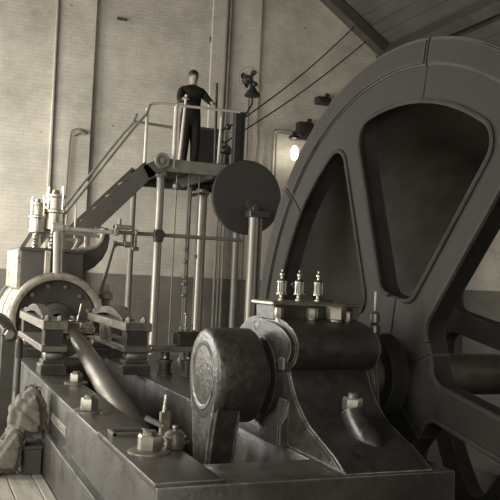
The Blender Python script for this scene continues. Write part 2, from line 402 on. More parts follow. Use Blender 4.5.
bm = BM(); box(bm, (-.29, 3.53, SH-.05), (-.185, 3.80, SH+.05), .008); box(bm, (-.055, 3.53, SH-.05), (.05, 3.80, SH+.05), .008); box(bm, (-.29, 3.66, SH-.07), (.05, 3.82, SH+.07), .012); obj('block', bm, 'steel', ch)
bm = BM(); cyl(bm, (-.31, 3.58, SH-.02), (.07, 3.58, SH-.02), .042, n=20); obj('pin', bm, 'steel', ch)
bm = BM(); cyl(bm, (RX, 3.8, SH), (RX, 5.35, SH), .052, n=24); obj('piston_rod', bm, 'steel', ch)
bm = BM(); nutbolt(bm, (-.13, 3.72, SH+.065), (0, 0, 1), .035, .04); cyl(bm, (-.10, 3.6, SH+.06), (-.07, 3.58, SH+.25), .012, .006, 10); obj('oil_wick_cup', bm, 'steel', ch)

# ------------------------------------------------------------------ crosshead guides
def guide(x0, x1, label, inner):
    t = thing('crosshead_guide', label, 'guide', ((x0+x1)/2, 3.7, ZB), 'paired crosshead slide guides')
    y0, y1 = 2.85, 4.62
    bm = BM(); box(bm, (x0, y0, 1.135), (x1, y1, 1.215), .008); tb = obj('top_bar', bm, 'steel_dull', t)
    bm = BM(); box(bm, (x0-.005, y0-.005, .94), (x1+.005, y1, 1.0), .008); obj('bottom_bar', bm, 'steel_dull', t)
    for yy in (y0+.02, y1-.2):
        bm = BM(); box(bm, (x0+.02, yy, 1.0), (x1-.035, yy+.17, 1.135), .006); obj('distance_block', bm, 'iron', t)
        bm = BM(); box(bm, (x0+.03, yy-.01, .865), (x1-.03, yy+.18, .94), .02, 2); obj('packing_block', bm, 'steel_dull', t)
        bm = BM(); box(bm, (x0-.005, yy-.02, ZB-.002), (x1+.005, yy+.21, .83), .008); box(bm, (x0+.015, yy-.01, .825), (x1-.015, yy+.19, .87), .006); obj('foot', bm, 'bed', t)
        for xx in (x0+.055, x1-.055):
            bm = BM(); nutbolt(bm, (xx, yy+.085, 1.214), (0, 0, 1), .030, .036); obj('bolt', bm, 'steel_dull', t)
    # bowed stiffener along the top bar
    poly = []; N = 16
    for i in range(N+1): s = i/N; poly.append((y0+.28+s*1.25, 1.212+.03+.085*math.sin(math.pi*s)))
    for i in range(N, -1, -1): s = i/N; poly.append((y0+.28+s*1.25, 1.212+.045*math.sin(math.pi*s)))
    bm = BM(); prism(bm, poly, (x0+.03, 0, 0), (0, 1, 0), (0, 0, 1), (1, 0, 0), x1-x0-.13, .006, 1); obj('bowed_stiffener', bm, 'bed', t)
    bm = BM(); xs = x1-.01 if inner > 0 else x0+.01
    box(bm, (min(xs, xs+inner*.03), 3.42, .985), (max(xs, xs+inner*.03), 3.86, 1.15), .006); obj('slipper_edge', bm, 'brass', t)
    return t
guide(-.535, -.315, 'slide guide of steel bars with bowed top, on the outer edge of the bed', 1)
guide(.20, .455, 'shaded slide guide of steel bars with bowed top, beyond the connecting rod', -1)

# ------------------------------------------------------------------ main bearing
mb = thing('main_bearing', 'large black main bearing pedestal with oil box and lubricators beside crank', 'bearing', (.62, 0, ZB))
half = [(-.975, .744), (-.91, .778), (-.843, .81), (-.76, .838), (-.678, .866), (-.58, .90), (-.495, .948), (-.41, 1.012), (-.35, 1.086), (-.305, 1.16), (-.285, 1.225), (-.285, 1.262)]
prof = half + [(-a, b) for a, b in half[::-1]]
bm = BM(); prism(bm, prof, (.36, 0, 0), (0, 1, 0), (0, 0, 1), (1, 0, 0), .515, .012, 3); obj('pedestal', bm, 'iron_gloss', mb, 50)
half = [(-.325, 1.17), (-.375, 1.19), (-.41, 1.225), (-.43, 1.275), (-.425, 1.32), (-.395, 1.362), (-.34, 1.397), (-.26, 1.425), (-.16, 1.443), (-.05, 1.452)]
capo = half + [(-a, b) for a, b in half[::-1]]
bm = BM(); prism(bm, capo, (.325, 0, 0), (0, 1, 0), (0, 0, 1), (1, 0, 0), .575, .03, 4); cap = obj('cap', bm, 'iron_gloss', mb, 50)
bm = BM()                                             # flared left end with its hollow round the shaft
lathe(bm, (.305, 0, SH), (1, 0, 0), [(.145, 0), (.215, 0), (.235, .012), (.235, .06), (.145, .06)], 40, True); obj('brass_step', bm, 'iron', mb)
bm = BM(); box(bm, (.305, -.355, 1.165), (.36, -.285, 1.235), .008); obj('joint_lug', bm, 'iron', mb)
bm = BM(); prism(bm, [(.30, .745), (.37, .745), (.37, 1.0), (.345, 1.0), (.335, .92), (.30, .87)], (0, -.34, 0), (1, 0, 0), (0, 0, 1), (0, 1, 0), .68, .012, 2); obj('toe', bm, 'iron', mb)
bm = BM(); prism(bm, [(-.42, .75), (-.36, 1.0), (-.30, 1.35), (-.12, 1.42), (.12, 1.42), (.30, 1.35), (.42, .75)], (.875, 0, 0), (0, 1, 0), (0, 0, 1), (1, 0, 0), .06, .02, 2); obj('side_web', bm, 'iron', mb)
# bolt boss on the front flare
bm = BM(); tube(bm, [(.67, -.78, .80), (.655, -.71, .835), (.635, -.655, .885), (.618, -.61, .94), (.612, -.588, .985)], [.03, .07, .072, .064, .06], 24); bb = obj('bolt_boss', bm, 'iron_gloss', mb, 60)
bm = BM(); nutbolt(bm, (.612, -.586, .984), (0, -.1, 1), .054, .07); obj('holding_nut', bm, 'steel_dull', bb)
# oil box plate
bm = BM(); box(bm, (.31, -.16, 1.515), (.885, .16, 1.54), .006); ob = obj('oil_box_lid', bm, 'steel_dull', mb)
bm = BM(); box(bm, (.335, -.13, 1.43), (.86, .13, 1.517), .006); obj('oil_box', bm, 'iron', mb)
for i, (xx, yy, r, h) in enumerate(((.36, -.15, .026, .08), (.565, -.165, .034, .085), (.715, -.18, .062, .10), (.80, -.165, .03, .09))):
    bm = BM(); zz = 1.425 + (.0 if i < 3 else -.02)
    lathe(bm, (xx, yy, zz), (0, 0, 1), [(r*.75, 0), (r*.75, .012), (r*.7, .014), (r*.7, .02)], 16)
    hexnut(bm, (xx, yy, zz+.018), (0, 0, 1), r, h-.02); obj('cap_nut', bm, 'steel_dull', mb)
def lubricator(parent, x, y, z, s=1.0, name='lubricator'):
    bm = BM(); lathe(bm, (x, y, z), (0, 0, 1), [(.012*s, 0), (.02*s, .004*s), (.02*s, .014*s), (.012*s, .018*s), (.012*s, .036*s), (.032*s, .04*s), (.032*s, .05*s), (.012*s, .05*s)], 16)
    o = obj(name, bm, 'brass', parent)
    bm = BM(); lathe(bm, (x, y, z), (0, 0, 1), [(.025*s, .05*s), (.025*s, .115*s)], 16); obj('oil_glass', bm, 'glass', o)
    bm = BM(); lathe(bm, (x, y, z), (0, 0, 1), [(.03*s, .113*s), (.03*s, .121*s), (.02*s, .132*s), (.01*s, .136*s), (.01*s, .15*s), (.016*s, .155*s), (.016*s, .168*s), (.006*s, .178*s), (.006*s, .19*s), (0, .192*s)], 16)
    for q in range(4):
        a = q*HP+.5; cyl(bm, (x+.029*s*math.cos(a), y+.029*s*math.sin(a), z+.05*s), (x+.029*s*math.cos(a), y+.029*s*math.sin(a), z+.115*s), .003*s, n=6)
    obj('lubricator_cap', bm, 'brass', o)
for xx in (.44, .555, .685): lubricator(mb, xx, 0, 1.539, .98)
bm = BM(); cyl(bm, (1.03, -.1, 1.27), (1.03, -.1, 1.62), .008, n=8); lathe(bm, (1.03, -.1, 1.28), (0, 0, 1), [(.015, 0), (.03, .02), (.03, .07), (.018, .08), (.035, .09), (.035, .13), (.015, .14), (.03, .15), (.03, .20), (.01, .22)], 16)
obj('drip_feed', bm, 'steel_dull', mb)
bm = BM(); box(bm, (.86, -.13, 1.255), (1.06, -.07, 1.285), .005); obj('drip_bracket', bm, 'iron', mb)
bm = BM(); tube(bm, [PY(292+i*4.5, 284+14*math.sin(i/5)+i*.4, .12) for i in range(10)], .011, 8); obj('oil_pipe', bm, 'iron', mb)

# small fittings at the front corner of the bed
q = PZ(174, 449, ZB+.02)
t = thing('oil_pot', 'small round lidded oil pot at bed corner beside the crank', 'oil pot', (q.x, q.y, ZB+.02))
bm = BM(); lathe(bm, (q.x, q.y, ZB+.018), (0, 0, 1), [(.035, 0), (.048, .005), (.053, .02), (.053, .055), (.061, .058), (.061, .07), (.052, .072), (.052, .082), (.035, .098), (0, .10)], 28); obj('pot', bm, 'steel_dull', t)
bm = BM(); lathe(bm, (q.x, q.y, ZB+.114), (0, 0, 1), [(.012, 0), (.009, .008), (.016, .016), (.014, .028), (0, .032)], 16); obj('lid_knob', bm, 'steel_dull', t)
q = PZ(164, 446, ZB+.02)
t = thing('gauge_bracket', 'upright flat steel bracket with thin rod behind the oil pot', 'bracket', (q.x, q.y, ZB+.02))
bm = BM(); box(bm, (q.x-.03, q.y-.014, ZB+.018), (q.x+.026, q.y+.014, ZB+.20), .004); obj('flat_bar', bm, 'steel_dull', t)
bm = BM(); cyl(bm, (q.x-.008, q.y, ZB+.19), (q.x+.002, q.y, ZB+.29), .013, n=12); obj('rod', bm, 'steel', t)
bm = BM(); obox(bm, (q.x-.02, q.y-.015, ZB+.13), (q.x-.10, q.y+.02, ZB+.165), .014, .018); obj('side_arm', bm, 'steel_dull', t)
bm = BM(); tube(bm, [(q.x+.10+.02*math.cos(a)*i, q.y-.02-.012*i, ZB+.03+.02*math.sin(a)) for i, a in [(j, j*.5) for j in range(7)]], .006, 8)
tag(obj('oil_pipe', bm, 'steel_dull'), 'thin curved pipe lying at edge of crank pit beside oil pot', 'pipe')

# ------------------------------------------------------------------ winding drum
DX = 1.185; R1, R0 = 2.07, 1.71
drum = thing('winding_drum', 'huge dark winding drum with six broad spokes filling the right side', 'winding drum', (DX, 0, SH))
def seg_poly(a0):
    """one sixth of a cheek in polar space about the spoke direction a0 (from vertical, towards the camera = +)"""
    def P(r, a): return (-r*math.sin(a0+a), r*math.cos(a0+a))
    h = math.radians(30); pts = []
    N = 14
    for i in range(N+1): pts.append(P(R1, -h+2*h*i/N))
    hw = .098                                        # half width of the spoke
    rf = .14                                         # fillet radius
    rc = R0-rf; ac = math.asin((hw+rf)/rc)           # fillet centre
    for i in range(6): pts.append(P(R0, h-.002-(h-.002-ac)*i/5))
    c = (rc*math.cos(ac), rc*math.sin(ac))           # (along spoke, across)
    def Q(al, acr): r = math.hypot(al, acr); return P(r, math.atan2(acr, al))
    for i in range(1, 8):
        th = ac + (-HP-ac)*i/7
        pts.append(Q(c[0]+rf*math.cos(th), c[1]+rf*math.sin(th)))
    hb = .50; fl = .13
    rb = hb+fl; ab = math.asin((hw+fl)/rb)
    cb = (rb*math.cos(ab), rb*math.sin(ab))
    for i in range(6):
        th = -HP + (-(math.pi-ab)+HP)*i/5
        pts.append(Q(cb[0]+fl*math.cos(th), cb[1]+fl*math.sin(th)))
    left = pts[N+1:]
    pts.append(P(hb, h))if ab < h else None
    pts.append((0, 0))
    if ab < h: pts.append(P(hb, -h))
    for (x, z) in left[::-1]:                        # mirror about the spoke
        r = math.hypot(x, z); a = math.atan2(-x, z)-a0; pts.append(P(r, -a))
    return pts
def seg_lip(a0, half):
    pts = seg_poly(a0); N = 14; n = 6+7+6
    out = []
    for (x, z) in pts[N+1:N+1+n]:
        r = math.hypot(x, z); a = math.atan2(-x, z)-a0
        out.append((-r*math.sin(a0+half*a), r*math.cos(a0+half*a)))
    return out
for cx, dep, main in ((DX, .14, True), (2.86, .14, False)):
    for k in range(6):
        a0 = math.radians(-20+60*k)
        bm = BM(); prism(bm, seg_poly(a0), (cx, 0, SH), (0, 1, 0), (0, 0, 1), (1, 0, 0), dep, .010, 1)
        sg = obj('spoke_segment' if main else 'far_spoke_segment', bm, 'drum', drum)
        if main:
            N = 20; h = math.radians(29.6); poly = []
            for i in range(N+1): a = a0-h+2*h*i/N; poly.append((-(R1+.015)*math.sin(a), (R1+.015)*math.cos(a)))
            for i in range(N, -1, -1): a = a0-h+2*h*i/N; poly.append((-(R1-.15)*math.sin(a), (R1-.15)*math.cos(a)))
            bm = BM(); prism(bm, poly, (cx-.02, 0, SH), (0, 1, 0), (0, 0, 1), (1, 0, 0), .05, .012, 2); obj('rim_flange', bm, 'drum', sg)
            # raised lip round the openings
            for half in (-1, 1):
                lp = seg_lip(a0, half); b = BM(); tube(b, [Vector((cx-.004, y_, SH+z_)) for y_, z_ in lp], .016, 6); obj('opening_lip', b, 'drum', sg)
bm = BM(); lathe(bm, (DX-.10, 0, SH), (1, 0, 0), [(.16, 0), (.24, 0), (.25, .02), (.26, .10), (.30, .12), (.30, .34), (.16, .34)], 48, True); obj('hub', bm, 'drum', drum)
bm = BM(); lathe(bm, (2.78, 0, SH), (1, 0, 0), [(.16, 0), (.35, 0), (.35, .28), (.16, .28)], 40, True); obj('hub', bm, 'drum', drum)
bm = BM(); lathe(bm, (DX+.13, 0, SH), (1, 0, 0), [(1.99, 0), (1.99, 1.62), (1.93, 1.62), (1.93, 0)], 96, True); obj('barrel', bm, 'barrel', drum)

# ------------------------------------------------------------------ steam cylinder
cx, cz, cy = -.07, SH, 5.0
cyd = thing('steam_cylinder', 'big steam cylinder with round flanged end at the far end of the bed', 'steam cylinder', (cx, cy+.8, 0))
bm = BM(); lathe(bm, (cx, cy, cz), (0, 1, 0), [(.50, 0), (.535, .006), (.548, .02), (.548, .075), (.54, .085), (.46, .085), (.46, .01)], 72, True); fl = obj('end_flange', bm, 'lag', cyd)
bm = BM(); lathe(bm, (cx, cy+.02, cz), (0, 1, 0), [(0, .20), (.46, .20), (.46, .16), (.2, .18), (.19, .06), (.12, .04), (.115, -.02), (.075, -.03), (.07, .18), (0, .18)], 56); obj('end_cover', bm, 'chest', cyd)
for k in range(12):
    a = 2*math.pi*(k+.5)/12; b = BM(); nutbolt(b, (cx+.39*math.cos(a), cy+.18, cz+.39*math.sin(a)), (0, -1, 0), .03, .035); obj('cover_stud', b, 'steel_dull', cyd)
bm = BM(); lathe(bm, (cx, cy+.085, cz), (0, 1, 0), [(.48, 0), (.515, .01), (.515, 1.5), (.48, 1.51)], 56, True); obj('lagged_barrel', bm, 'lag', cyd)
for yy in (cy+.35, cy+.95):
    bm = BM(); lathe(bm, (cx, yy, cz), (0, 1, 0), [(.51, 0), (.522, .003), (.522, .05), (.51, .053)], 56); obj('lagging_band', bm, 'brass', cyd)
bm = BM(); lathe(bm, (cx, cy+1.6, cz), (0, 1, 0), [(.50, 0), (.55, .01), (.55, .10), (.40, .14), (0, .15)], 56); obj('back_flange', bm, 'paint', cyd)
bm = BM(); box(bm, (-.5, cy+.2, 0), (.36, cy+1.4, .80), .02); obj('saddle', bm, 'bed', cyd)
bm = BM(); box(bm, (-.47, 5.3, 1.44), (.255, 6.5, 1.90), .02, 2); vc = obj('valve_chest', bm, 'chest', cyd)
bm = BM(); box(bm, (-.50, 5.27, 1.885), (.28, 6.53, 1.925), .01); obj('chest_lid', bm, 'chest', vc)
bm = BM(); box(bm, (-.515, 5.31, 1.44), (-.465, 6.50, 1.90), .006); obj('chest_lit_side', bm, 'lag', vc)  # pale sheet paints in the window light on the chest's left face
for px_, r_, top, lean in ((36, .097, 199, .0), (53, .12, 190, .05)):
    b0 = PY(px_, 250, 5.6); tp = PY(px_, top, 5.6); h = tp.z-1.92
    bm = BM(); lathe(bm, (b0.x, 5.6, 1.92), (0, 0, 1), [(r_*.5, 0), (r_*.55, h*.1), (r_*.5, h*.2), (r_*.6, h*.3), (r_*1.0, h*.34), (r_, h*.38), (r_*.95, h*.42), (r_*.95, h*.60), (r_*1.12, h*.62), (r_*1.12, h*.66), (r_*.85, h*.68), (r_*.85, h*.86), (r_*1.0, h*.88), (r_*1.0, h*.92), (r_*.4, h*.94), (r_*.3, h*1.0), (0, h*1.01)], 24)
    vd = obj('valve_dashpot', bm, 'lag', cyd)
    for k in range(4):
        a = k*HP+.6; b = BM(); cyl(b, (b0.x+r_*1.0*math.cos(a), 5.6+r_*1.0*math.sin(a), 1.92+h*.62), (b0.x+r_*1.0*math.cos(a), 5.6+r_*1.0*math.sin(a), 1.92+h*(1.0+.06*(k % 2))), .012, n=8); obj('tie_stud', b, 'steel', vd)
    bm = BM(); obox(bm, (b0.x-r_*1.8, 5.62, 1.915), (b0.x-r_*.5, 5.62, 1.92+h*.36), .05, .06, (0, 1, 0)); obox(bm, (b0.x-r_*.2, 5.52, 1.915), (b0.x-r_*.1, 5.52, 1.92+h*.36), .035, .03, (0, 1, 0)); obj('dashpot_stand', bm, 'paint', vd)
    for zz in (.1, .22):
        b = BM(); ball(b, (b0.x-.03, 5.52, 1.92+h*zz), .035); obj('pivot_boss', b, 'lag', vd)
bm = BM(); q = PY(46, 262, 5.27); box(bm, (q.x-.02, 5.24, 1.5), (q.x+.05, 5.30, 1.90), .01); box(bm, (q.x-.03, 5.22, 1.48), (q.x+.10, 5.29, 1.56), .01); obj('valve_link', bm, 'lag', cyd)
# exhaust elbow on the right of the chest
pl = [(70, 253), (82, 250), (95, 247), (101, 241), (102.5, 228), (108.5, 228), (110, 238), (108, 249), (103, 259), (95, 267), (84, 273), (70, 276), (58, 276), (58, 254)]
pts = [PY(*p_, 5.75) for p_ in pl]
bm = BM(); prism(bm, [(p_.x, p_.z) for p_ in pts], (0, 5.75, 0), (1, 0, 0), (0, 0, 1), (0, 1, 0), .34, .02, 2); el = obj('exhaust_elbow', bm, 'chest', cyd)
bm = BM(); tube(bm, [PY(*p_, 5.75) for p_ in ((76, 250), (88, 249), (96, 246.5), (101, 241), (103, 234), (104, 229))], .028, 10); obj('elbow_lip', bm, 'pale', el)
bm = BM(); tube(bm, [PY(*p_, 5.7) for p_ in ((62, 247), (68, 253), (74, 249), (78, 241), (77, 238))], .022, 10); obj('curved_handle', bm, 'pale', el)
bm = BM(); q0, q1 = PY(62, 232, 5.85), PY(105, 237, 5.85); cyl(bm, q0, q1, .022, n=10); q0, q1 = PY(62, 238.5, 5.85), PY(80, 240.5, 5.85); cyl(bm, q0, q1, .02, n=10); obj('valve_spindle', bm, 'pale', cyd)
bm = BM(); q0 = PY(87, 238, 5.85); cyl(bm, (q0.x, 5.85, q0.z-.13), (q0.x, 5.85, q0.z+.02), .035, n=12); q0 = PY(63, 235, 5.85); cyl(bm, (q0.x, 5.85, 1.85), (q0.x, 5.85, q0.z+.06), .03, n=12); q0 = PY(104, 236, 5.85); ball(bm, (q0.x, 5.85, q0.z), .05); obj('spindle_guide', bm, 'pale', cyd)
bm = BM(); q0, q1 = PY(88, 272, 5.6), PY(92, 290, 5.4); cyl(bm, q0, q1, .014, n=8); obj('drain_pipe', bm, 'pale', cyd)

# oil cup and relief fittings behind the guides
q = PY(106, 296, 5.3)
t = thing('relief_valve', 'small domed relief valve standing right of the cylinder end', 'valve', (q.x, 5.3, .74))
bm = BM(); lathe(bm, (q.x, 5.3, .74), (0, 0, 1), [(.14, 0), (.14, .3), (.11, .34), (.12, .46), (.07, .52), (.05, .53), (.05, .6), (.08, .61), (.08, .67), (.03, .72), (.03, .78), (0, .79)], 24); obj('valve_body', bm, 'paint', t)
bm = BM(); box(bm, (q.x+.02, 5.16, .74), (q.x+.26, 5.42, 1.27), .04, 2); obj('valve_box', bm, 'paint', t)
bm = BM(); box(bm, (q.x-.16, 5.1, 0), (q.x+.28, 5.48, .742), .01); obj('stand', bm, 'bed', t)

# ------------------------------------------------------------------ weigh shaft and its levers
SY = 8.72
s0, s1 = PY(100, 231, SY), PY(244, 240.5, SY); zs = (s0.z+s1.z)/2
ws = thing('weigh_shaft', 'long horizontal grey shaft running below the platform to the disc column', 'shaft', (s0.x, SY, zs))
bm = BM(); cyl(bm, (s0.x-.05, SY, zs), (s1.x, SY, zs), .033, n=16); obj('shaft', bm, 'column', ws)
bm = BM(); lathe(bm, (s0.x-.09, SY, zs), (1, 0, 0), [(.03, 0), (.07, .01), (.07, .14), (.05, .15), (.05, .2), (.03, .21)], 20); obj('end_collar', bm, 'column', ws)
q = PY(158.5, 236, SY)
bm = BM(); box(bm, (q.x-.075, SY-.06, zs-.12), (q.x+.075, SY+.08, zs+.09), .02, 2); lathe(bm, (q.x-.095, SY, zs), (1, 0, 0), [(.05, 0), (.065, .01), (.065, .18), (.05, .19)], 16); obj('shaft_bearing', bm, 'iron', ws)
# bracket with bell crank
q = PY(115, 230, SY)
bm = BM(); box(bm, (q.x-.02, SY-.12, zs+.05), (q.x+.26, SY+.10, zs+.12), .015); box(bm, (q.x-.02, SY-.08, zs-.06), (q.x+.06, SY+.05, zs+.12), .01); cyl(bm, (q.x+.05, SY-.1, zs+.12), (q.x+.05, SY-.1, zs+.22), .03, n=12); obj('bracket', bm, 'paint', ws)
q2 = PY(134, 232, SY); bm = BM(); cyl(bm, (q2.x, SY-.05, zs), (q2.x+.05, SY-.05, zs), .06, n=16); obox(bm, (q2.x+.02, SY-.05, zs), (q2.x+.02, SY-.05, zs-.26), .04, .05, (0, 1, 0)); cyl(bm, (q2.x-.03, SY-.05, zs-.26), (q2.x+.08, SY-.05, zs-.26), .035, n=12); obj('lever_arm', bm, 'paint', ws)
q3 = PY(118, 244, SY-.2); bm = BM(); lathe(bm, (q3.x-.1, SY-.2, q3.z), (1, 0, 0), [(.03, 0), (.05, .01), (.05, .08), (.03, .09), (.03, .2), (.05, .21), (.05, .3), (.03, .31)], 16); obox(bm, (q3.x+.1, SY-.2, q3.z), (q3.x+.14, SY, zs), .05, .05, (0, 1, 0)); obj('lever_arm', bm, 'column', ws)
bm = BM(); cyl(bm, (q3.x-.06, SY-.2, q3.z), PY(99, 297, 5.6), .028, n=12); tag(obj('reach_rod', bm, 'paint'), 'thin slanting reach rod hanging from the long horizontal shaft', 'rod')
# post and hand rail standing on the cylinder flange
q = PY(56.5, 228, 5.1)
t = thing('flange_post', 'slim pale post with a short rail standing on the cylinder flange', 'post', (q.x, 5.1, 1.62))
zf = SH+math.sqrt(.548**2-(q.x-cx)**2)-.03
bm = BM(); cyl(bm, (q.x+.015, 5.04, zf), (q.x-.005, 5.04, q.z+.01), .038, n=18); obj('post', bm, 'pale', t)
bm = BM(); cyl(bm, (q.x+.07, 5.05, zf), (q.x+.055, 5.05, q.z-.02), .016, n=12); obj('side_pipe', bm, 'pale', t)
bm = BM(); lathe(bm, (q.x-.07, 5.04, q.z), (1, 0, 0), [(.03, 0), (.055, .01), (.055, .13), (.04, .14), (.04, .19), (.028, .2)], 20); obj('collar', bm, 'pale', t)
q2 = PY(112, 232.5, 5.04); bm = BM(); cyl(bm, (q.x, 5.04, q.z), q2, .026, n=14); obj('rail', bm, 'pale', t)
# ------------------------------------------------------------------ driver's platform
DY0, DY1 = 8.78, 11.3
dl, dr = PY(163, 163, DY0), PY(262, 170, DY0); DZ = 3.66; X0, X1 = dl.x, dr.x
pf = thing('driver_platform', 'raised driver platform of dark timber on tall columns, with pale guard rail', 'platform', (2.9, 10, 0))
nb = 9
for k in range(nb):
    b = BM(); a = X0+.06+(X1-X0-.12)*k/nb; e = X0+.06+(X1-X0-.12)*(k+1)/nb-.012
    box(b, (a, DY0+.08, DZ-.05), (e, DY1-.08, DZ), .004); obj('deck_board', b, 'timber', pf)
bm = BM(); box(bm, (X0, DY0, DZ-.20), (X1, DY0+.08, DZ+.01), .01); obj('front_beam', bm, 'paint', pf)
bm = BM(); box(bm, (X0, DY1-.08, DZ-.22), (X1, DY1, DZ), .01); obj('back_beam', bm, 'timber', pf)
for xx in (X0, (X0+X1)/2, X1-.1):
    bm = BM(); box(bm, (xx, DY0+.08, DZ-.24), (xx+.1, DY1-.08, DZ-.05), .01); obj('joist', bm, 'timber', pf)
bm = BM(); q = PY(162.5, 160.5, DY0-.05); lathe(bm, (q.x, DY0+.01, q.z), (0, -1, 0), [(.12, 0), (.135, .02), (.135, .06), (.125, .075), (.085, .075), (.08, .05), (.05, .05), (.045, .075), (0, .08)], 32); obj('beam_end_boss', bm, 'paint', pf)
def column(px_, yy, rad, ztop, m='column', ztop_px=None):
    q = PY(px_, 240, yy); b = BM()
    lathe(b, (q.x, yy, 0), (0, 0, 1), [(rad*2, 0), (rad*2, .05), (rad*1.3, .09), (rad, .16), (rad*.94, ztop-.12), (rad*1.35, ztop-.08), (rad*1.35, ztop)], 24)
    return obj('column', b, m, pf)
column(157.7, DY0+.10, .073, DZ-.20); column(131, DY1-.15, .062, DZ-.2, 'paint'); column(200.5, DY1-.2, .105, DZ-.2, 'column'); column(187.5, DY1-.55, .045, DZ-.2, 'paint')
column(236, DY1-.2, .07, DZ-.2, 'paint')
bm = BM(); q = PY(187.5, 240, DY1-.55); q2 = PY(201, 240, DY1-.2); obox(bm, (q.x, DY1-.5, DZ-.38), (q2.x, DY1-.25, DZ-.26), .05, .06); obj('column_brace', bm, 'paint', pf)
# guard rail
def rail(pts, r, m='pale', name='guard_rail', parent=pf):
    b = BM(); tube(b, pts, r, 10); return obj(name, b, m, parent)
ra, rb, rc = PY(150, 104.5, DY0), PY(160, 103, DY0), PY(240, 112, DY0)
rail([ra, rb, PY(176, 105, DY0), PY(208, 108.5, DY0), rc], .023)
for px_, y0_, r_ in ((176.5, 105, .034), (147.5, 108, .026)):
    q = PY(px_, y0_, DY0+.02); rail([(q.x, DY0+.03, DZ-.15), q], r_, name='rail_post')
b = BM(); ball(b, PY(176.5, 105, DY0+.02), .05); obj('rail_knuckle', b, 'pale', pf)
rail([PY(133, 121.5, DY0+.3), PY(150, 124, DY0+.3), PY(172, 127.5, DY0+.3)], .025, 'paint')
# dark control post at the right end
q = PY(238, 112, DY0+.25)
bm = BM(); box(bm, (q.x-.06, DY0+.2, DZ-.02), (q.x+.065, DY0+.34, q.z), .008); obj('control_post', bm, 'black', pf)
q = PY(244, 112, DY0+.3); bm = BM(); box(bm, (q.x-.03, DY0+.3, DZ-.02), (q.x+.04, DY0+.37, q.z), .008); obj('control_post', bm, 'iron', pf)

# stairs up to the platform
st = thing('platform_stair', 'steep dark stair rising from behind the cylinder to the platform', 'stair', (0, 9.2, 0))
e_top = PY(150, 168, DY0); e_mid = PY(108, 209, DY0); dv = (e_mid-e_top); dv.y = 0; dv.normalize()
e_bot = e_top + dv*(e_top.z/abs(dv.z))
for yy in (DY0-.0, DY0+.85):
    bm = BM(); a = Vector((e_top.x, yy, e_top.z)); b_ = Vector((e_bot.x, yy, .12))
    obox(bm, a, b_, .05, .27, (0, 0, 1)); obox(bm, Vector((X0-.01, yy, DZ-.10)), a+dv*.10+Vector((0, 0, .0)), .05, .22, (0, 0, 1)); obj('stringer', bm, 'stringer', st)
nst = 15
for k in range(1, nst):
    q = e_top.lerp(Vector((e_bot.x, 0, 0)), k/nst); b = BM(); box(b, (q.x-.14, DY0+.02, q.z-.02), (q.x+.12, DY0+.83, q.z+.02), .004); obj('tread', b, 'timber', st)
for dpx, yy in ((0, DY0-.02), (1, DY0+.87)):
    h0 = PY(150, 104.5, DY0); h1 = PY(74, 201, DY0); dd = (h1-h0); 
    a = Vector((h0.x, yy, h0.z)); b_ = a + Vector((dd.x, 0, dd.z))*1.55
    b = BM(); tube(b, [a, a+Vector((dd.x*.05, 0, dd.z*.10)), a+Vector((dd.x*.18, 0, dd.z*.21)), b_], .024, 10); obj('stair_handrail', b, 'column', st)
    for f_ in (.97,):
        q = a+Vector((dd.x, 0, dd.z))*f_ ; b = BM(); k2 = (q.x-e_top.x)/(e_bot.x-e_top.x); zq = e_top.z*(1-k2)
        cyl(b, (q.x, yy, zq), (q.x, yy, q.z), .016, n=8); obj('baluster', b, 'pale', st)

# levers and fittings on the platform
def lever(name, a, b, r0_, r1_, m, label):
    t = thing(name, label, 'lever', (a.x, a.y, DZ))
    bm = BM(); cyl(bm, a, b, r0_, r1_, 12); obj('handle', bm, m, t)
    bm = BM(); box(bm, (a.x-.09, a.y-.12, DZ-.001), (a.x+.09, a.y+.12, max(DZ+.08, a.z+.01)), .01); obj('quadrant', bm, 'iron', t)
    return t
OY = 9.75
hand_l = PY(186, 98, 9.42)
q = PY(179.5, 155, 9.42); q.z = DZ+.06
lever('control_lever', q, hand_l+Vector((.004, 0, .06)), .032, .026, 'pale', 'pale control lever gripped by the standing man, nearest the stair')
q = PY(215.5, 150, 9.55); q.z = DZ+.06; tl = PY(217, 83, 9.55)
lever('control_lever', q, tl, .030, .022, 'black', 'tall dark control lever beside the outstretched hand of the man')
q = PY(218.5, 155, 9.3); q.z = DZ+.06; tl = PY(221.5, 117, 9.3)
lever('control_lever', q, tl, .03, .022, 'pale', 'short pale control lever right of the tall dark one')
a, b_ = PY(197, 128, 10.5), PY(216, 158, 10.5)
t = thing('control_cabinet', 'dark boxy control cabinet behind the standing man', 'cabinet', ((a.x+b_.x)/2, 10.6, DZ))
bm = BM(); box(bm, (a.x, 10.4, DZ), (b_.x, 10.85, a.z), .015); obj('body', bm, 'black', t)
bm = BM(); box(bm, (a.x-.02, 10.38, a.z-.03), (b_.x+.02, 10.87, a.z+.01), .008); obj('lid', bm, 'timber', t)
q = PY(226, 155, 9.5)
t = thing('brake_gear', 'dark brake valve with round wheel beside the control post', 'valve', (q.x, 9.5, DZ))
bm = BM(); lathe(bm, (q.x, 9.5, DZ), (0, 0, 1), [(.12, 0), (.12, .03), (.07, .05), (.06, .3), (.1, .33), (.1, .42), (.05, .48), (0, .5)], 20); obj('valve_body', bm, 'black', t)
bm = BM(); c = Vector((q.x-.12, 9.4, DZ+.42)); tube(bm, [c+Vector((.1*math.cos(i*.5236), 0, .1*math.sin(i*.5236))) for i in range(12)], .015, 8, True); cyl(bm, c, (q.x, 9.5, DZ+.40), .02, n=8); obj('hand_wheel', bm, 'black', t)
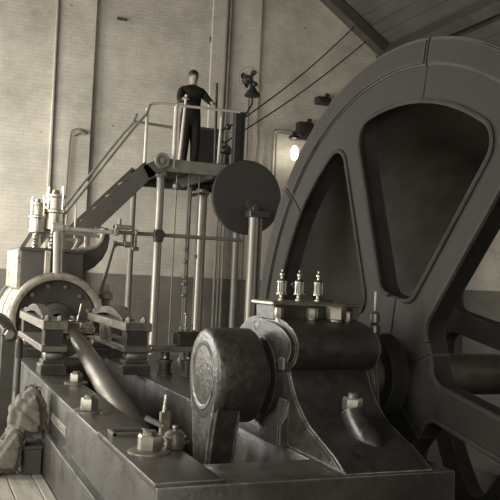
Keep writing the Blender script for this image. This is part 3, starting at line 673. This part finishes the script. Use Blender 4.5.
# little dashpot rods hanging below the deck
for px_, r_, lab, zb in ((174, .014, 'thin rod hanging below the platform, with a small weight at its top', 1.0), (186, .018, 'thin rod with small couplings hanging below platform, above valve stand', 1.25), (196.5, .014, 'thin bright rod below the platform, beside the thick grey column', 1.0)):
    q = PY(px_, 240, 9.3); t = thing('control_rod', lab, 'rod', (q.x, 9.3, 0))
    bm = BM(); cyl(bm, (q.x, 9.3, .0), (q.x, 9.3, DZ-.05), r_, n=8); obj('rod', bm, 'column', t)
    bm = BM()
    if px_ == 174: lathe(bm, (q.x, 9.3, 3.2), (0, 0, 1), [(.02, 0), (.07, .04), (.07, .1), (.03, .12)], 16)
    elif px_ == 186:
        for zz in (1.5, 1.62, 1.9, 2.12):
            b = BM(); lathe(b, (q.x, 9.3, zz), (0, 0, 1), [(.02, 0), (.045, .02), (.045, .05), (.02, .07)], 12); obj('coupling', b, 'paint', t)
        lathe(bm, (q.x, 9.3, 1.3), (0, 0, 1), [(.02, 0), (.045, .02), (.045, .05), (.02, .07)], 12)
    else: lathe(bm, (q.x, 9.3, 2.0), (0, 0, 1), [(.02, 0), (.03, .02), (.03, .06), (.02, .08)], 12)
    obj('coupling', bm, 'paint', t)

# ------------------------------------------------------------------ disc on its column
CY = 8.55
q = PY(254.5, 240, CY); ctop = PY(254.5, 217, CY).z
t = thing('disc_column', 'stout twin-pipe column with flat cap in front of the dark disc', 'column', (q.x, CY, 0))
bm = BM(); lathe(bm, (q.x-.03, CY, 0), (0, 0, 1), [(.18, 0), (.18, .05), (.11, .08), (.095, .12), (.09, ctop)], 24); obj('pipe', bm, 'column', t)
bm = BM(); cyl(bm, (q.x+.105, CY+.03, 0), (q.x+.105, CY+.03, ctop), .04, n=16); obj('side_pipe', bm, 'paint', t)
bm = BM(); box(bm, (q.x-.16, CY-.13, ctop-.01), (q.x+.21, CY+.10, ctop+.10), .012); cyl(bm, (q.x-.02, CY-.06, ctop+.14), (q.x-.02, CY+.12, ctop+.14), .06, n=20); obj('bearing_cap', bm, 'iron', t)
c = PY(247, 197.5, 8.72)
t = thing('indicator_disc', 'large plain dark disc standing before the platform', 'disc', c)
bm = BM(); lathe(bm, (c.x, 8.70, c.z), (0, 1, 0), [(0, 0), (.645, 0), (.66, .012), (.66, .05), (.645, .06), (0, .06)], 72); obj('plate', bm, 'disc', t)
bm = BM(); lathe(bm, (c.x+.08, 8.705, c.z-.13), (0, -1, 0), [(.1, 0), (.1, .015), (.05, .03), (0, .03)], 24); obj('hub', bm, 'iron', t)

# ------------------------------------------------------------------ electric fan and cables
fy = 9.15
c = PY(249.5, 79, fy)
fan = thing('desk_fan', 'small dark bladed fan on a stem above the control post', 'fan', (c.x, fy, c.z-.3))
bm = BM()
for k in range(24): pass
tube(bm, [c+Vector((.215*math.cos(i*math.pi/16), -.02, .215*math.sin(i*math.pi/16))) for i in range(32)], .005, 6, True)
tube(bm, [c+Vector((.13*math.cos(i*math.pi/16), -.07, .13*math.sin(i*math.pi/16))) for i in range(32)], .003, 6, True)
for k in range(6):
    a = k*math.pi/3+.3; tube(bm, [c+Vector((.03*math.cos(a), -.09, .03*math.sin(a))), c+Vector((.13*math.cos(a), -.07, .13*math.sin(a))), c+Vector((.215*math.cos(a), -.02, .215*math.sin(a)))], .003, 5)
obj('cage', bm, 'iron', fan)
for k, a0 in enumerate((165, 60, 245, -35)):
    a0 = math.radians(a0); b = BM(); A_ = []; 
    for rr, da in ((.03, -.35), (.10, -.36), (.175, -.30), (.195, 0), (.175, .30), (.10, .36), (.03, .35)):
        A_.append((rr*math.cos(a0+da), rr*math.sin(a0+da), da))
    top = [b.verts.new(c+Vector((x_, -.03+t_*.07, z_))) for x_, z_, t_ in A_]; bot = [b.verts.new(c+Vector((x_, -.022+t_*.07, z_))) for x_, z_, t_ in A_]
    b.faces.new(top); b.faces.new(bot[::-1])
    for i in range(len(top)): j = (i+1) % len(top); b.faces.new((top[i], bot[i], bot[j], top[j]))
    obj('blade', b, 'black', fan)
bm = BM(); lathe(bm, c+Vector((0, -.06, 0)), (0, 1, 0), [(0, 0), (.03, .01), (.04, .03), (.04, .06), (.085, .08), (.095, .12), (.09, .22), (.04, .27), (0, .28)], 20); obj('motor', bm, 'black', fan)
bm = BM(); cb_ = PY(253, 94, fy)
cyl(bm, c+Vector((.04, .05, -.03)), Vector((cb_.x, fy+.04, cb_.z+.05)), .035, .04, 12); lathe(bm, (cb_.x, fy+.03, cb_.z-.04), (0, 0, 1), [(.14, 0), (.15, .01), (.14, .04), (.05, .16), (.04, .2)], 24); obj('base', bm, 'black', fan)
bm = BM(); tube(bm, [Vector((cb_.x, fy+.03, cb_.z-.03)), PY(252, 104, fy), PY(248, 111, fy), PY(243, 119, fy)], .018, 8); obj('stem', bm, 'black', fan)
for i, ((a, ya), (b_, yb), lab) in enumerate((((PY(240, 121, 9.1), 0), (PY(354, 27, 11.9), 0), 'upper thin cable rising from the fan post to the roof'), ((PY(224, 143, 9.3), 0), (PY(366, 41.5, 11.9), 0), 'lower thin cable rising from the platform controls to the roof'))):
    bm = BM(); tube(bm, [a.lerp(b_, k/12) - Vector((0, 0, .10*math.sin(math.pi*k/12))) for k in range(13)], .014, 6); tag(obj('cable', bm, 'wire'), lab, 'cable')
bm = BM(); q = PY(228, 130, 9.2); tube(bm, [PY(217, 134, 9.4), PY(226, 128, 9.3), PY(236, 123, 9.2)], .02, 8); ball(bm, PY(228, 127, 9.3), .06); tag(obj('link_rod', bm, 'black'), 'short dark link joining the tall lever to control post', 'rod')

# ------------------------------------------------------------------ things on the end wall
def wallpipe(name, pix, r, m, label, cat, off=.05):
    bm = BM(); tube(bm, [PY(x_, y_, YB-off) for x_, y_ in pix], r, 8); return tag(obj(name, bm, m), label, cat)
wallpipe('conduit', [(61.5, -60), (49.5, 192), (43, 340)], .022, 'paint', 'thin vertical conduit on end wall above the dashpots', 'conduit', .13)
wallpipe('conduit', [(231.5, -60), (219.5, 170), (209.5, 385)], .03, 'column', 'vertical conduit on the wall right of the man, left of a pair', 'conduit', .10)
wallpipe('conduit', [(235, -60), (223, 170), (213, 385)], .03, 'column', 'vertical conduit on the wall right of the man, right of a pair', 'conduit', .10)
wallpipe('wire', [(249, 96), (246.5, 170), (240, 330)], .012, 'wire', 'thin dark wire dropping down the wall below the fan', 'wire', .09)
for px_ in (226, 238):
    wallpipe('conduit', [(px_, 180), (px_-9, 385)], .025, 'column', 'thin vertical pipe on the dado wall, %s' % ('just right of the thick grey platform column' if px_ == 226 else 'just left of the disc column'), 'conduit', .11)
t = thing('wall_lamp', 'unlit shaded gooseneck lamp on a thin pipe against the left wall', 'lamp', PY(66, 200, YB-.12))
bm = BM(); tube(bm, [PY(*p_, YB-.15) for p_ in ((63, 228), (66, 190), (69, 150), (70.5, 136), (72, 130.5), (76, 129), (79, 130))], .02, 8); obj('pipe', bm, 'paint', t)
q = PY(79, 131, YB-.15); bm = BM(); lathe(bm, (q.x, q.y, q.z+.02), (.25, -.2, -1), [(.03, 0), (.05, .02), (.11, .09), (.12, .1), (.105, .1), (.03, .03)], 20, True); obj('shade', bm, 'lag', t)
t = thing('lit_wall_lamp', 'glowing electric bulb on a pipe bracket beside the drum rim', 'lamp', PY(274, 150, YB-.1))
bm = BM(); tube(bm, [PY(*p_, YB-.1) for p_ in ((270, 200), (272, 160), (273.5, 131), (275.5, 129.8), (286, 131), (294, 132.5))], .028, 8); tube(bm, [PY(*p_, YB-.1) for p_ in ((274, 200), (275.5, 160), (276.5, 134), (278, 132.6), (292, 134.5))], .02, 8); obj('pipe_bracket', bm, 'paint', t)
q = PY(294, 139, YB-.45); bm = BM(); lathe(bm, (q.x, q.y, q.z+.16), (0, 0, -1), [(.04, 0), (.05, .06), (.12, .10), (.13, .15), (.07, .18)], 20); tube(bm, [PY(293, 133, YB-.1), q+Vector((0, 0, .15))], .025, 8); obj('lamp_holder', bm, 'black', t)
q = PY(294.5, 153, YB-.45); bm = BM(); ball(bm, q, .085, (1, 1, 1.9), 20); bulb = obj('bulb', bm, 'bulb', t)
for (xa, ya, xb, yb, lab) in ((299, 121, 313, 140, 'dark wall box right above the glowing bulb'), (318, 95.5, 331, 105, 'dark wall fitting peeping out above the drum rim')):
    a, b_ = PY(xa, ya, YB-.2), PY(xb, yb, YB-.2); t = thing('wall_fitting', lab, 'fitting', (a.x, YB, b_.z))
    bm = BM(); box(bm, (a.x, YB-.22, b_.z), (b_.x, YB+.0, a.z), .03, 2); obj('box', bm, 'black', t)
    bm = BM(); cyl(bm, (b_.x-.08, YB-.1, a.z-.02), (b_.x-.05, YB-.1, a.z+.1), .05, n=12); obj('terminal', bm, 'black', t)
    bm = BM(); cyl(bm, (a.x+.08, YB-.24, b_.z+.08), (a.x+.08, YB-.2, b_.z+.08), .05, n=12); obj('knob', bm, 'black', t)
a, b_ = PY(117, 17, YB), PY(127, 21.5, YB); t = thing('air_vent', 'small dark slotted air vent high on the end wall', 'vent', (a.x, YB, b_.z))
bm = BM(); box(bm, (a.x, YB-.02, b_.z), (b_.x, YB+.01, a.z), .004); obj('backing', bm, 'black', t)
for k in range(5):
    b = BM(); x_ = a.x+.01+(b_.x-a.x-.02)*k/4; box(b, (x_-.006, YB-.03, b_.z), (x_+.006, YB-.015, a.z), .002); obj('bar', b, 'paint', t)
a, b_ = PY(209.5, 37.5, YB), PY(217, 43, YB); bm = BM()
tube(bm, [(a.x, YB-.02, a.z), (b_.x, YB-.02, a.z), (b_.x, YB-.02, b_.z), (a.x, YB-.02, b_.z)], .018, 6, True); tag(obj('wall_frame', bm, 'paint'), 'tiny empty square frame on wall above the man', 'frame')

# ------------------------------------------------------------------ valve stand on the bed beyond the crank
t = thing('valve_stand', 'low iron stand with round pedestals and boxed valve gear beyond the crank', 'stand', (.72, 2.85, ZB))
bm = BM(); box(bm, (.46, 2.80, .955), (1.02, 3.05, 1.0), .008); obj('table_plate', bm, 'paint', t)
bm = BM(); cyl(bm, (.44, 2.82, .985), (.66, 2.82, .985), .025, n=12); obj('spindle', bm, 'steel_dull', t)
for xx, yy, w_ in ((.595, 2.85, .055), (.80, 2.8, .05), (.94, 2.95, .04)):
    bm = BM(); lathe(bm, (xx, yy, ZB), (0, 0, 1), [(w_*1.3, 0), (w_*1.3, .02), (w_, .03), (w_, .12), (w_*1.25, .125), (w_*1.25, .14), (w_*.7, .15), (w_*.7, .22)], 20); obj('pedestal', bm, 'iron', t)
    bm = BM(); nutbolt(bm, (xx-.02, yy-w_*1.1, ZB+.155), (0, -.3, 1), .02, .025); obj('nut', bm, 'steel', t)
bm = BM(); box(bm, (.755, 2.98, 1.0), (.965, 3.16, 1.12), .012); obj('gear_box', bm, 'iron', t)
bm = BM(); box(bm, (.74, 2.97, 1.115), (.98, 3.17, 1.14), .006); obj('gear_box_lid', bm, 'iron', t)
for k in range(4):
    xx = .775+.058*k; bm = BM(); lathe(bm, (xx, 3.0, 1.138), (0, 0, 1), [(.016, 0), (.016, .015), (.008, .02), (.008, .05), (.014, .055), (0, .07)], 10); obj('stud', bm, 'steel_dull', t)
bm = BM(); cyl(bm, (.845, 3.07, 1.13), (.85, 3.07, 1.30), .008, n=8); ball(bm, (.85, 3.07, 1.30), .016); obj('oil_stem', bm, 'steel_dull', t)
bm = BM(); box(bm, (.83, 2.62, ZB-.002), (1.0, 2.76, ZB+.05), .01); nutbolt(bm, (.9, 2.69, ZB+.05), (0, 0, 1), .03, .04); obj('foot_clamp', bm, 'steel_dull', t)

# ------------------------------------------------------------------ reversing link at the left edge
c = PY(9, 334, 2.4)
t = thing('reversing_link', 'dark upright iron link with a large bolted eye at left edge', 'link', (c.x, 2.4, .12))
bm = BM(); obox(bm, (c.x-.01, 2.4, .12), (c.x, 2.4, c.z-.03), .05, .095, (1, 0, 0), .01); obj('bar', bm, 'bed', t)
bm = BM(); lathe(bm, (c.x, 2.43, c.z), (0, -1, 0), [(.05, 0), (.06, .01), (.06, .07), (.05, .08), (0, .08)], 28); obj('eye', bm, 'iron', t)
bm = BM(); lathe(bm, (c.x, 2.352, c.z), (0, -1, 0), [(.045, 0), (.045, .02), (.035, .03), (0, .03)], 6); obj('pivot_nut', bm, 'steel_dull', t)
poly = []; cc = (c.x-.14, c.z-.02)
for i in range(13): a = math.radians(-10+140*i/12); poly.append((cc[0]+.20*math.cos(a), cc[1]+.20*math.sin(a)))
for i in range(12, -1, -1): a = math.radians(-10+140*i/12); poly.append((cc[0]+.12*math.cos(a), cc[1]+.12*math.sin(a)))
bm = BM(); prism(bm, poly, (0, 2.46, 0), (1, 0, 0), (0, 0, 1), (0, 1, 0), .10, .015, 2); obj('quadrant', bm, 'iron', t)
bm = BM(); q = PY(19, 360, 2.7); cyl(bm, (q.x, 2.7, .12), (q.x, 2.7, 1.05), .02, n=10); lathe(bm, (q.x, 2.7, .9), (0, 0, 1), [(.03, 0), (.03, .15), (.015, .17)], 12); tag(obj('drain_rod', bm, 'iron'), 'thin dark rod beside the bed, behind the upright link', 'rod')

# ------------------------------------------------------------------ sack and box on the floor
t = thing('wooden_box', 'small dark wooden box on the floor under the sack', 'box', (-.70, 2.04, .12))
bm = BM(); box(bm, (-.765, 1.86, .121), (-.632, 2.22, .32), .006); obj('body', bm, 'wood', t)
bm = BM(); box(bm, (-.775, 1.85, .31), (-.626, 2.23, .335), .005); obj('lid', bm, 'wood', t)
sk = thing('cloth_sack', 'crumpled canvas sack slumped against the bed', 'sack', (-.8, 2.0, .12))
def sack():
    b = BM()
    prism(b, [(-.86, .38), (-.60, .37), (-.595, .50), (-.60, .62), (-.66, .755), (-.72, .765), (-.80, .69), (-.865, .60), (-.875, .48)], (0, 1.86, 0), (1, 0, 0), (0, 0, 1), (0, 1, 0), .30, .06, 3)
    prism(b, [(-1.04, .135), (-.80, .14), (-.755, .37), (-.78, .45), (-.84, .485), (-.90, .42), (-.97, .30), (-1.05, .20)], (0, 1.80, 0), (1, 0, 0), (0, 0, 1), (0, 1, 0), .30, .04, 3)
    o = obj('sack_body', b, 'cloth', sk, 80)
    md = o.modifiers.new('r', 'REMESH'); md.mode = 'VOXEL'; md.voxel_size = .011
    m2 = o.modifiers.new('s', 'SMOOTH'); m2.iterations = 7; m2.factor = .6
    dg = bpy.context.evaluated_depsgraph_get(); nm_ = bpy.data.meshes.new_from_object(o.evaluated_get(dg)); old = o.data
    o.modifiers.clear(); o.data = nm_; nm_.name = 'sack_body'; bpy.data.meshes.remove(old)
    nm_.materials.clear(); nm_.materials.append(M['cloth']); off = OFF[sk.name]
    for v_ in nm_.vertices:
        p_ = v_.co + off; n_ = v_.normal
        q_ = Vector((p_.x*2.2-p_.z*1.2+4, p_.y*1.6, p_.z*7.0+p_.x*5.0))
        f1 = 1-min(1, abs(noise.noise(q_))*2.6); f2 = 1-min(1, abs(noise.noise(q_*2.1+Vector((7, 3, 1))))*2.4)
        p_ = p_ - n_*(.030*f1**3 + .010*f2**3) + n_*.008
        lim = -.628 if p_.z < .44 else -.585
        p_.x = min(p_.x, lim); p_.z = max(p_.z, .121)
        if p_.z < .34 and p_.x > -.78:
            if p_.z > .30: p_.z = .34
            else: p_.x = -.78
        v_.co = p_ - off
    nm_.polygons.foreach_set('use_smooth', [True]*len(nm_.polygons)); nm_.update()
sack()

# ------------------------------------------------------------------ the engine driver
def person():
    base = PY(188.5, 158, OY); bx_, by_ = base.x, OY
    t = thing('person', 'man in dark overalls standing at the platform levers', 'person', (bx_, by_, DZ))
    me = bpy.data.meshes.new('body'); V = []; E_ = []; Rr = []
    def v(p_, r, par=None):
        V.append(p_); Rr.append(r if isinstance(r, tuple) else (r, r))
        if par is not None: E_.append((par, len(V)-1))
        return len(V)-1
    # local axes: x right in picture, -y towards camera, z up; man about 1.74 m
    pel = v((0, 0, .95), (.19, .14)); wa = v((.0, 0, 1.12), (.185, .135), pel); chst = v((.005, 0, 1.33), (.20, .14), wa); sh = v((.01, 0, 1.47), (.155, .105), chst)
    nk = v((.015, -.005, 1.56), .062, sh); hd0 = v((.018, -.015, 1.635), (.074, .078), nk); hd1 = v((.02, -.02, 1.715), (.086, .098), hd0); hd2 = v((.02, -.015, 1.79), (.074, .085), hd1)
    for s, kx, fx in ((-1, -.12, -.13), (1, .12, .15)):
        hp = v((s*.09, 0, .86), .125, pel); kn = v((s*.105, -.02, .48), .098, hp); an = v((s*.11, .01, .12), .078, kn); ft = v((s*.115, -.06, .045), .045, an); v((s*.12, -.16, .035), .036, ft)
    hl = Vector((hand_l.x-bx_, hand_l.y-by_, hand_l.z-DZ))
    hr = PY(213.5, 103.5, 9.5); hr = Vector((hr.x-bx_, hr.y-by_, hr.z-DZ))
    hands = []
    for s, el_, hd in ((-1, Vector((-.26, -.12, 1.22)), hl), (1, Vector((.33, -.10, 1.28)), hr)):
        so = v((s*.205, 0, 1.455), .085, sh); ml = v(tuple(Vector((s*.205, 0, 1.455)).lerp(el_, .5)), .075, so); e2 = v(tuple(el_), .064, ml)
        wr = el_.lerp(hd, .82); m2 = v(tuple(el_.lerp(hd, .45)), .055, e2); w2 = v(tuple(wr), .031, m2); pm = v(tuple(wr.lerp(hd, .55)), (.036, .026), w2); pe = v(tuple(hd), (.034, .022), pm)
        dirn = (hd-wr).normalized(); side = dirn.cross(Vector((0, 0, 1))).normalized(); dn = Vector((0, 0, -1))
        for k, (o_, ln) in enumerate(((-.028, .065), (-.010, .075), (.010, .07), (.028, .055))):
            p1 = hd + side*o_ + dirn*.02; f1 = v(tuple(p1), .0095, pe); p2 = p1 + dirn*ln*.5 + dn*.012; f2 = v(tuple(p2), .009, f1); p3 = p2 + dirn*ln*.15 + dn*.035; v(tuple(p3), .008, f2)
        th = wr.lerp(hd, .4) + side*(-.04*s); f1 = v(tuple(th), .012, pm); v(tuple(th+dirn*.035+dn*.02), .010, f1)
        hands.append((wr, hd))
    me.from_pydata(V, E_, []); o = bpy.data.objects.new('body', me); COL.objects.link(o)
    sm = o.modifiers.new('s', 'SKIN'); sm.use_smooth_shade = True
    if not me.skin_vertices: 
        bpy.context.view_layer.objects.active = o
    for i, r in enumerate(Rr): me.skin_vertices[0].data[i].radius = r
    for i in range(len(V)): me.skin_vertices[0].data[i].use_root = (i == 0)
    ss = o.modifiers.new('d', 'SUBSURF'); ss.levels = 2; ss.render_levels = 2
    dg = bpy.context.evaluated_depsgraph_get(); nm_ = bpy.data.meshes.new_from_object(o.evaluated_get(dg)); nm_.name = 'body'
    o.modifiers.clear(); o.data = nm_; bpy.data.meshes.remove(me)
    nm_.materials.clear()
    for k in ('overall', 'skin', 'boot'): nm_.materials.append(M[k])
    for p_ in nm_.polygons:
        c_ = p_.center; p_.use_smooth = True; mi = 0
        if c_.z > 1.555 and abs(c_.x-.02) < .13: mi = 1
        elif c_.z < .085: mi = 2
        for wr, hd in hands:
            if (c_-hd).length < .15 and (c_-wr).dot(hd-wr) > -.001: mi = 1
        p_.material_index = mi
    o.parent = t; OFF[o.name] = OFF[t.name]
    W = Vector((bx_, by_, DZ))
    def ch_(name, b, m):
        for v_ in b.verts: v_.co += W
        return obj(name, b, m, t, 80)
    hc = Vector((.02, -.015, 1.725))
    b = BM(); ball(b, hc+Vector((0, .018, .045)), .106, (.90, 1.03, .86), 20)
    for v_ in list(b.verts):
        l = v_.co-hc
        if l.y < -.05: v_.co.z = max(v_.co.z, hc.z+.062)
        elif l.z < -.03: v_.co = v_.co + Vector((0, .0, -.03-l.z))*.6
    ch_('hair', b, 'hair')
    b = BM(); lathe(b, hc+Vector((0, -.093, .01)), (0, -.35, -1), [(.004, 0), (.009, .015), (.014, .035), (.006, .045)], 10); ch_('nose', b, 'skin')
    for s in (-1, 1):
        b = BM(); ball(b, hc+Vector((s*.034, -.099, .012)), .010, (1.3, .6, .7)); ch_('eye', b, 'eye')
        b = BM(); box(b, hc+Vector((s*.033-.018, -.11, .027)), hc+Vector((s*.033+.018, -.094, .034)), .002); ch_('eyebrow', b, 'hair')
        b = BM(); ball(b, hc+Vector((s*.088, .005, .0)), .026, (.35, .7, 1.1)); ch_('ear', b, 'skin')
    b = BM(); ball(b, hc+Vector((0, -.093, -.054)), .022, (1, .35, .28)); ch_('mouth', b, 'wood')
    b = BM(); lathe(b, Vector((.013, -.003, 1.53)), (0, -.1, 1), [(.10, 0), (.092, .02), (.074, .04), (.066, .035), (.08, 0)], 24, True); ch_('collar', b, 'overall')
    for s in (-1, 1):
        b = BM(); box(b, Vector((s*.115-.055, -.215, 0)), Vector((s*.115+.055, .07, .05)), .02, 2)
        for v_ in b.verts:
            if v_.co.z > .03 and v_.co.y < -.1: v_.co.z -= .005
        ch_('boot', b, 'boot')
person()
